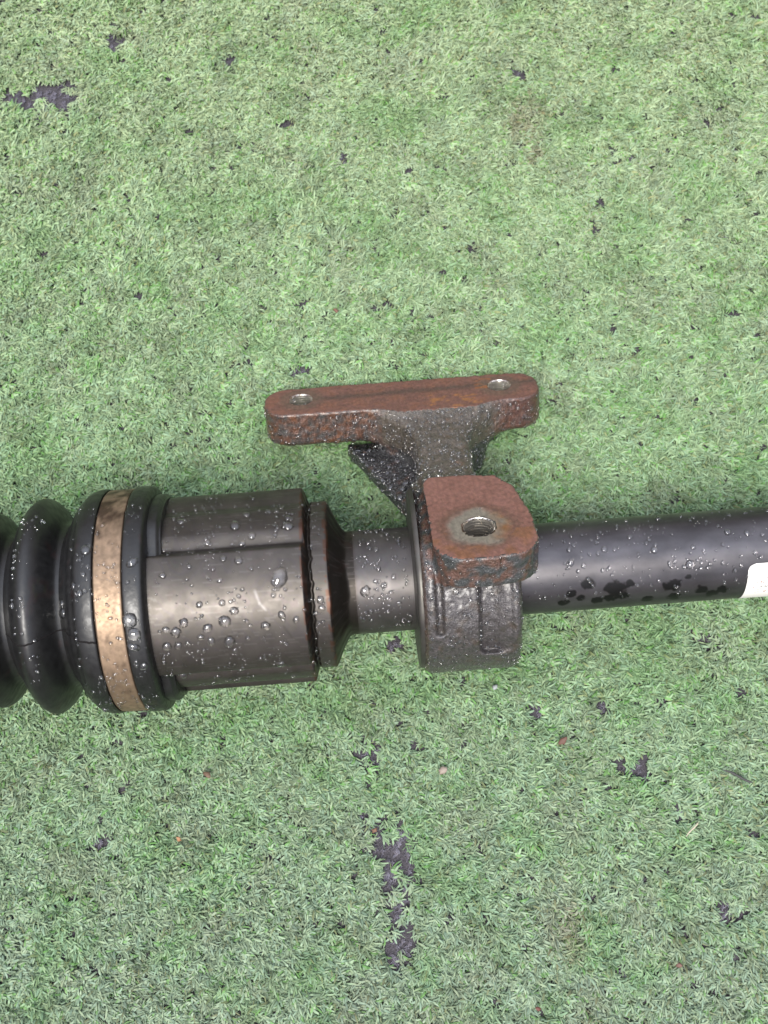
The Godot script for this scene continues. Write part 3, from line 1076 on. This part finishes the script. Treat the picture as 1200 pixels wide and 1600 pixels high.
func cast_colour(p: Vector3, n: Vector3) -> Color:
	var a := rust_noise.get_noise_3d(p.x * 1.3, p.y * 1.3, p.z * 1.3)
	var b := cast_noise.get_noise_3d(p.x * 1.6 + 90.0, p.y * 1.6, p.z * 1.6)
	var c := Color(0.072, 0.066, 0.063)
	if p.y > 255.0 and p.z > 92.0:                               # the plate's rim: scaly rust over grey
		c = Color(0.075, 0.072, 0.07).lerp(Color(0.13, 0.065, 0.043), clampf(0.6 + 1.3 * b, 0.0, 1.0))
		c = c.lerp(Color(0.19, 0.075, 0.03), clampf(a * 1.8 - 0.4, 0.0, 0.6))
		if p.x > 215.0:
			c = c.lerp(Color(0.10, 0.045, 0.035), 0.6)
		var near_neck := 1.0 - smoothstep(70.0, 130.0, absf(p.x - 114.0))
		c = c.lerp(Color(0.10, 0.082, 0.065), near_neck * 0.75)
	elif p.y > 60.0 and p.z > 96.0:                              # neck: brown grey
		c = Color(0.105, 0.086, 0.066).lerp(Color(0.08, 0.07, 0.058), clampf(0.4 + 1.0 * b, 0.0, 1.0))
		c = c.lerp(Color(0.15, 0.07, 0.03), clampf(a * 2.0 - 0.75, 0.0, 0.6))
	elif p.z > 78.0 and p.y < 60.0 and p.x > 60.0:               # the lug's rim: rust and blue grey
		c = Color(0.055, 0.059, 0.060).lerp(Color(0.118, 0.066, 0.049), smoothstep(-0.25, 0.3, cast_noise.get_noise_3d(p.x * 0.8, p.y * 0.8, p.z * 0.8 + 40.0) + 0.5 * a))
	elif p.y > 60.0:                                             # gusset and undersides
		c = Color(0.045, 0.044, 0.045).lerp(Color(0.10, 0.05, 0.03), clampf(a * 2.0 - 0.5, 0.0, 0.6))
	else:
		c = c.lerp(Color(0.085, 0.058, 0.04), clampf(a * 1.6 - 0.3, 0.0, 0.5))
		if p.x < 57.0:
			c = c.lerp(Color(0.09, 0.05, 0.035), 0.5)
	return c

func plate_colour(p: Vector3, _n: Vector3) -> Color:
	var a := rust_noise.get_noise_3d(p.x, p.y, p.z)
	var b := cast_noise.get_noise_3d(p.x * 0.5, p.y * 2.2, p.z)
	var c := Color(0.215, 0.098, 0.069).lerp(Color(0.172, 0.080, 0.058), clampf(0.5 + 1.2 * b, 0.0, 1.0))
	c = c.lerp(Color(0.245, 0.10, 0.055), clampf(a * 1.4, 0.0, 0.5))
	var mark := exp(-pow((p.y - 318.0 - 0.02 * p.x + 5.0 * a) / 9.0, 2.0)) * smoothstep(-120.0, -60.0, p.x)
	c = c.lerp(Color(0.075, 0.05, 0.038), 0.75 * mark)
	for hx in [-117.0, 225.0]:
		var d: float = sqrt((p.x - hx) * (p.x - hx) + (p.y - 316.0) * (p.y - 316.0))
		c = c.lerp(Color(0.13, 0.09, 0.06), 0.6 * smoothstep(44.0, 30.0, d + 8.0 * b))
		if hx > 0 and d < 44.0 and p.x < 212.0 and p.y > 310.0:
			c = c.lerp(Color(0.36, 0.12, 0.03), clampf(0.2 + 2.0 * b, 0.0, 0.7))
	if p.x > 100.0 and p.x < 190.0 and p.y < 300.0 and a + b > 0.3:
		c = c.lerp(Color(0.4, 0.17, 0.05), 0.6)
	return Color(c.r * 0.66, c.g * 0.66, c.b * 0.66)

func lug_colour(p: Vector3, _n: Vector3) -> Color:
	var a := rust_noise.get_noise_3d(p.x, p.y, p.z)
	var b := cast_noise.get_noise_3d(p.x, p.y, p.z)
	var c := Color(0.275, 0.128, 0.096).lerp(Color(0.23, 0.104, 0.075), clampf(0.4 + 1.0 * a, 0.0, 1.0))
	var d := sqrt((p.x - 142.0) * (p.x - 142.0) + (p.y + 65.0) * (p.y + 65.0)) + 5.0 * b
	var steel := smoothstep(53.0, 39.0, d + 7.0 * a)
	c = c.lerp(Color(0.12, 0.065, 0.04), 0.6 * exp(-pow((d - 53.0) / 9.0, 2.0)))
	var c2 := Color(0.235, 0.205, 0.16)
	var right := clampf((p.x - 150.0) / 40.0, 0.0, 1.0)
	c2 = c2.lerp(Color(0.24, 0.11, 0.04), clampf(right * (0.9 + 1.5 * a), 0.0, 1.0))
	c = c.lerp(c2, steel)
	if d > 50.0 and p.y < -75.0:
		c = c.lerp(Color(0.26, 0.112, 0.05), clampf(0.3 + 1.4 * a, 0.0, 0.7))
	return Color(c.r * 0.66, c.g * 0.66, c.b * 0.66)

func threaded_hole(parent: Node, at: Vector3, r: float, deep: float) -> void:
	var v := PackedVector3Array()
	var n := PackedVector3Array()
	var idx := PackedInt32Array()
	var rows := int(deep * 0.8)
	var nt := 40
	for i in rows + 1:
		for j in nt + 1:
			var a := TAU * j / nt
			var z := -deep * i / rows
			var turn := z / 4.5 + a / TAU
			var tooth := absf(turn - floorf(turn) - 0.5) * 2.0
			var rr := r + 0.6 * tooth if i > 1 else r + 2.6
			v.append(cast_point(at + Vector3(rr * cos(a), rr * sin(a), z + 0.4)))
			var slope := 0.16 if turn - floorf(turn) < 0.5 else -0.16
			n.append(cast_dir(Vector3(-cos(a), -sin(a), slope if i > 1 else 0.6).normalized()))
	for i in rows:
		for j in nt:
			var a := i * (nt + 1) + j
			idx.append_array([a, a + 1, a + nt + 1, a + 1, a + nt + 2, a + nt + 1])
	put("bolt_hole", commit(v, n, idx), M.hole, parent)

# ---------------------------------------------------------------- crumbs on the turf
func make_debris() -> void:
	crumb("pebble", "small round white pebble on the turf below the bearing bracket", "pebble", 0.0478, 0.0410, 0.0011, Color(0.4, 0.4, 0.39), 1.0)
	crumb("chip", "pale pink stone chip on the turf near the long bare seam", "chip", 0.0250, 0.0757, 0.0016, Color(0.36, 0.27, 0.22), 0.6)
	crumb("rust_flake", "dull orange rust flake beside the head of the long bare seam", "rust flake", -0.0040, 0.1004, 0.0010, Color(0.19, 0.09, 0.05), 0.5)
	crumb("rust_flake", "orange red rust flake on the turf at the lower right", "rust flake", 0.1209, 0.1536, 0.0010, Color(0.17, 0.08, 0.06), 0.5)
	crumb("rust_flake", "dark red rust flake at the bottom edge of the turf", "rust flake", 0.0626, 0.1703, 0.0011, Color(0.17, 0.055, 0.04), 0.6)
	crumb("rust_flake", "brown orange rust flake on the turf below the joint housing", "rust flake", -0.0748, 0.0776, 0.0013, Color(0.19, 0.11, 0.07), 0.5)
	crumb("rust_flake", "tiny brown rust flake further below the joint housing", "rust flake", -0.0860, 0.1038, 0.0010, Color(0.4, 0.19, 0.09), 0.5)
	crumb("rust_flake", "red brown rust flake on the turf above the mounting plate", "rust flake", -0.0223, -0.1313, 0.0011, Color(0.2, 0.09, 0.06), 0.6)
	crumb("leaf_scrap", "dark brown leaf scrap on the turf right of the bearing bracket", "leaf scrap", 0.0766, 0.0635, 0.0017, Color(0.14, 0.06, 0.04), 0.4)
	sliver("straw", "pale straw sliver lying on the turf at the lower right", "straw", Vector3(0.1292, 0.0062, 0.0999), 0.0042, 0.00035, 0.9, Color(0.33, 0.29, 0.22))
	sliver("twig", "short black twig lying on the turf below the white label", "twig", Vector3(0.1500, 0.0062, 0.0784), 0.0068, 0.0006, -0.35, Color(0.03, 0.03, 0.028))

func crumb(called: String, label: String, category: String, x: float, z: float, r: float, c: Color, flat_: float) -> void:
	var m := drop_mesh(int(absf(x * 90000.0)) + 7, 8, 12, 0.9)
	var mat := StandardMaterial3D.new()
	mat.albedo_color = Color(c.r * 0.6, c.g * 0.65, c.b * 0.65).linear_to_srgb()
	mat.roughness = 0.7
	var o := put(called, m, mat, self)
	o.position = Vector3(x, 0.0058, z)
	o.rotation = Vector3(rng.randf_range(-0.4, 0.4), rng.randf() * TAU, rng.randf_range(-0.4, 0.4))
	o.scale = Vector3(r * 1.25, r * flat_, r * 0.85)
	tag(o, label, category)

func sliver(called: String, label: String, category: String, at: Vector3, half: float, r: float, turn: float, c: Color) -> void:
	var v := PackedVector3Array()
	var n := PackedVector3Array()
	var idx := PackedInt32Array()
	for i in 13:
		var f := i / 6.0 - 1.0
		var rr := r * (1.0 - 0.75 * pow(absf(f), 3.0)) * (1.0 + 0.25 * sin(i * 2.1))
		if i == 0 or i == 12:
			rr *= 0.05
		for j in 9:
			var a := TAU * j / 8.0
			v.append(Vector3(f * half, rr * cos(a), rr * sin(a) + 0.08 * half * sin(f * 2.4)))
			n.append(Vector3(0, cos(a), sin(a)))
		if i:
			for j in 8:
				var q := (i - 1) * 9 + j
				idx.append_array([q, q + 1, q + 9, q + 1, q + 10, q + 9])
	var mat := StandardMaterial3D.new()
	mat.albedo_color = c.linear_to_srgb()
	mat.roughness = 0.7
	var o := put(called, commit(v, n, idx), mat, self)
	o.position = at
	o.rotation = Vector3(0, turn, 0.05)
	tag(o, label, category)
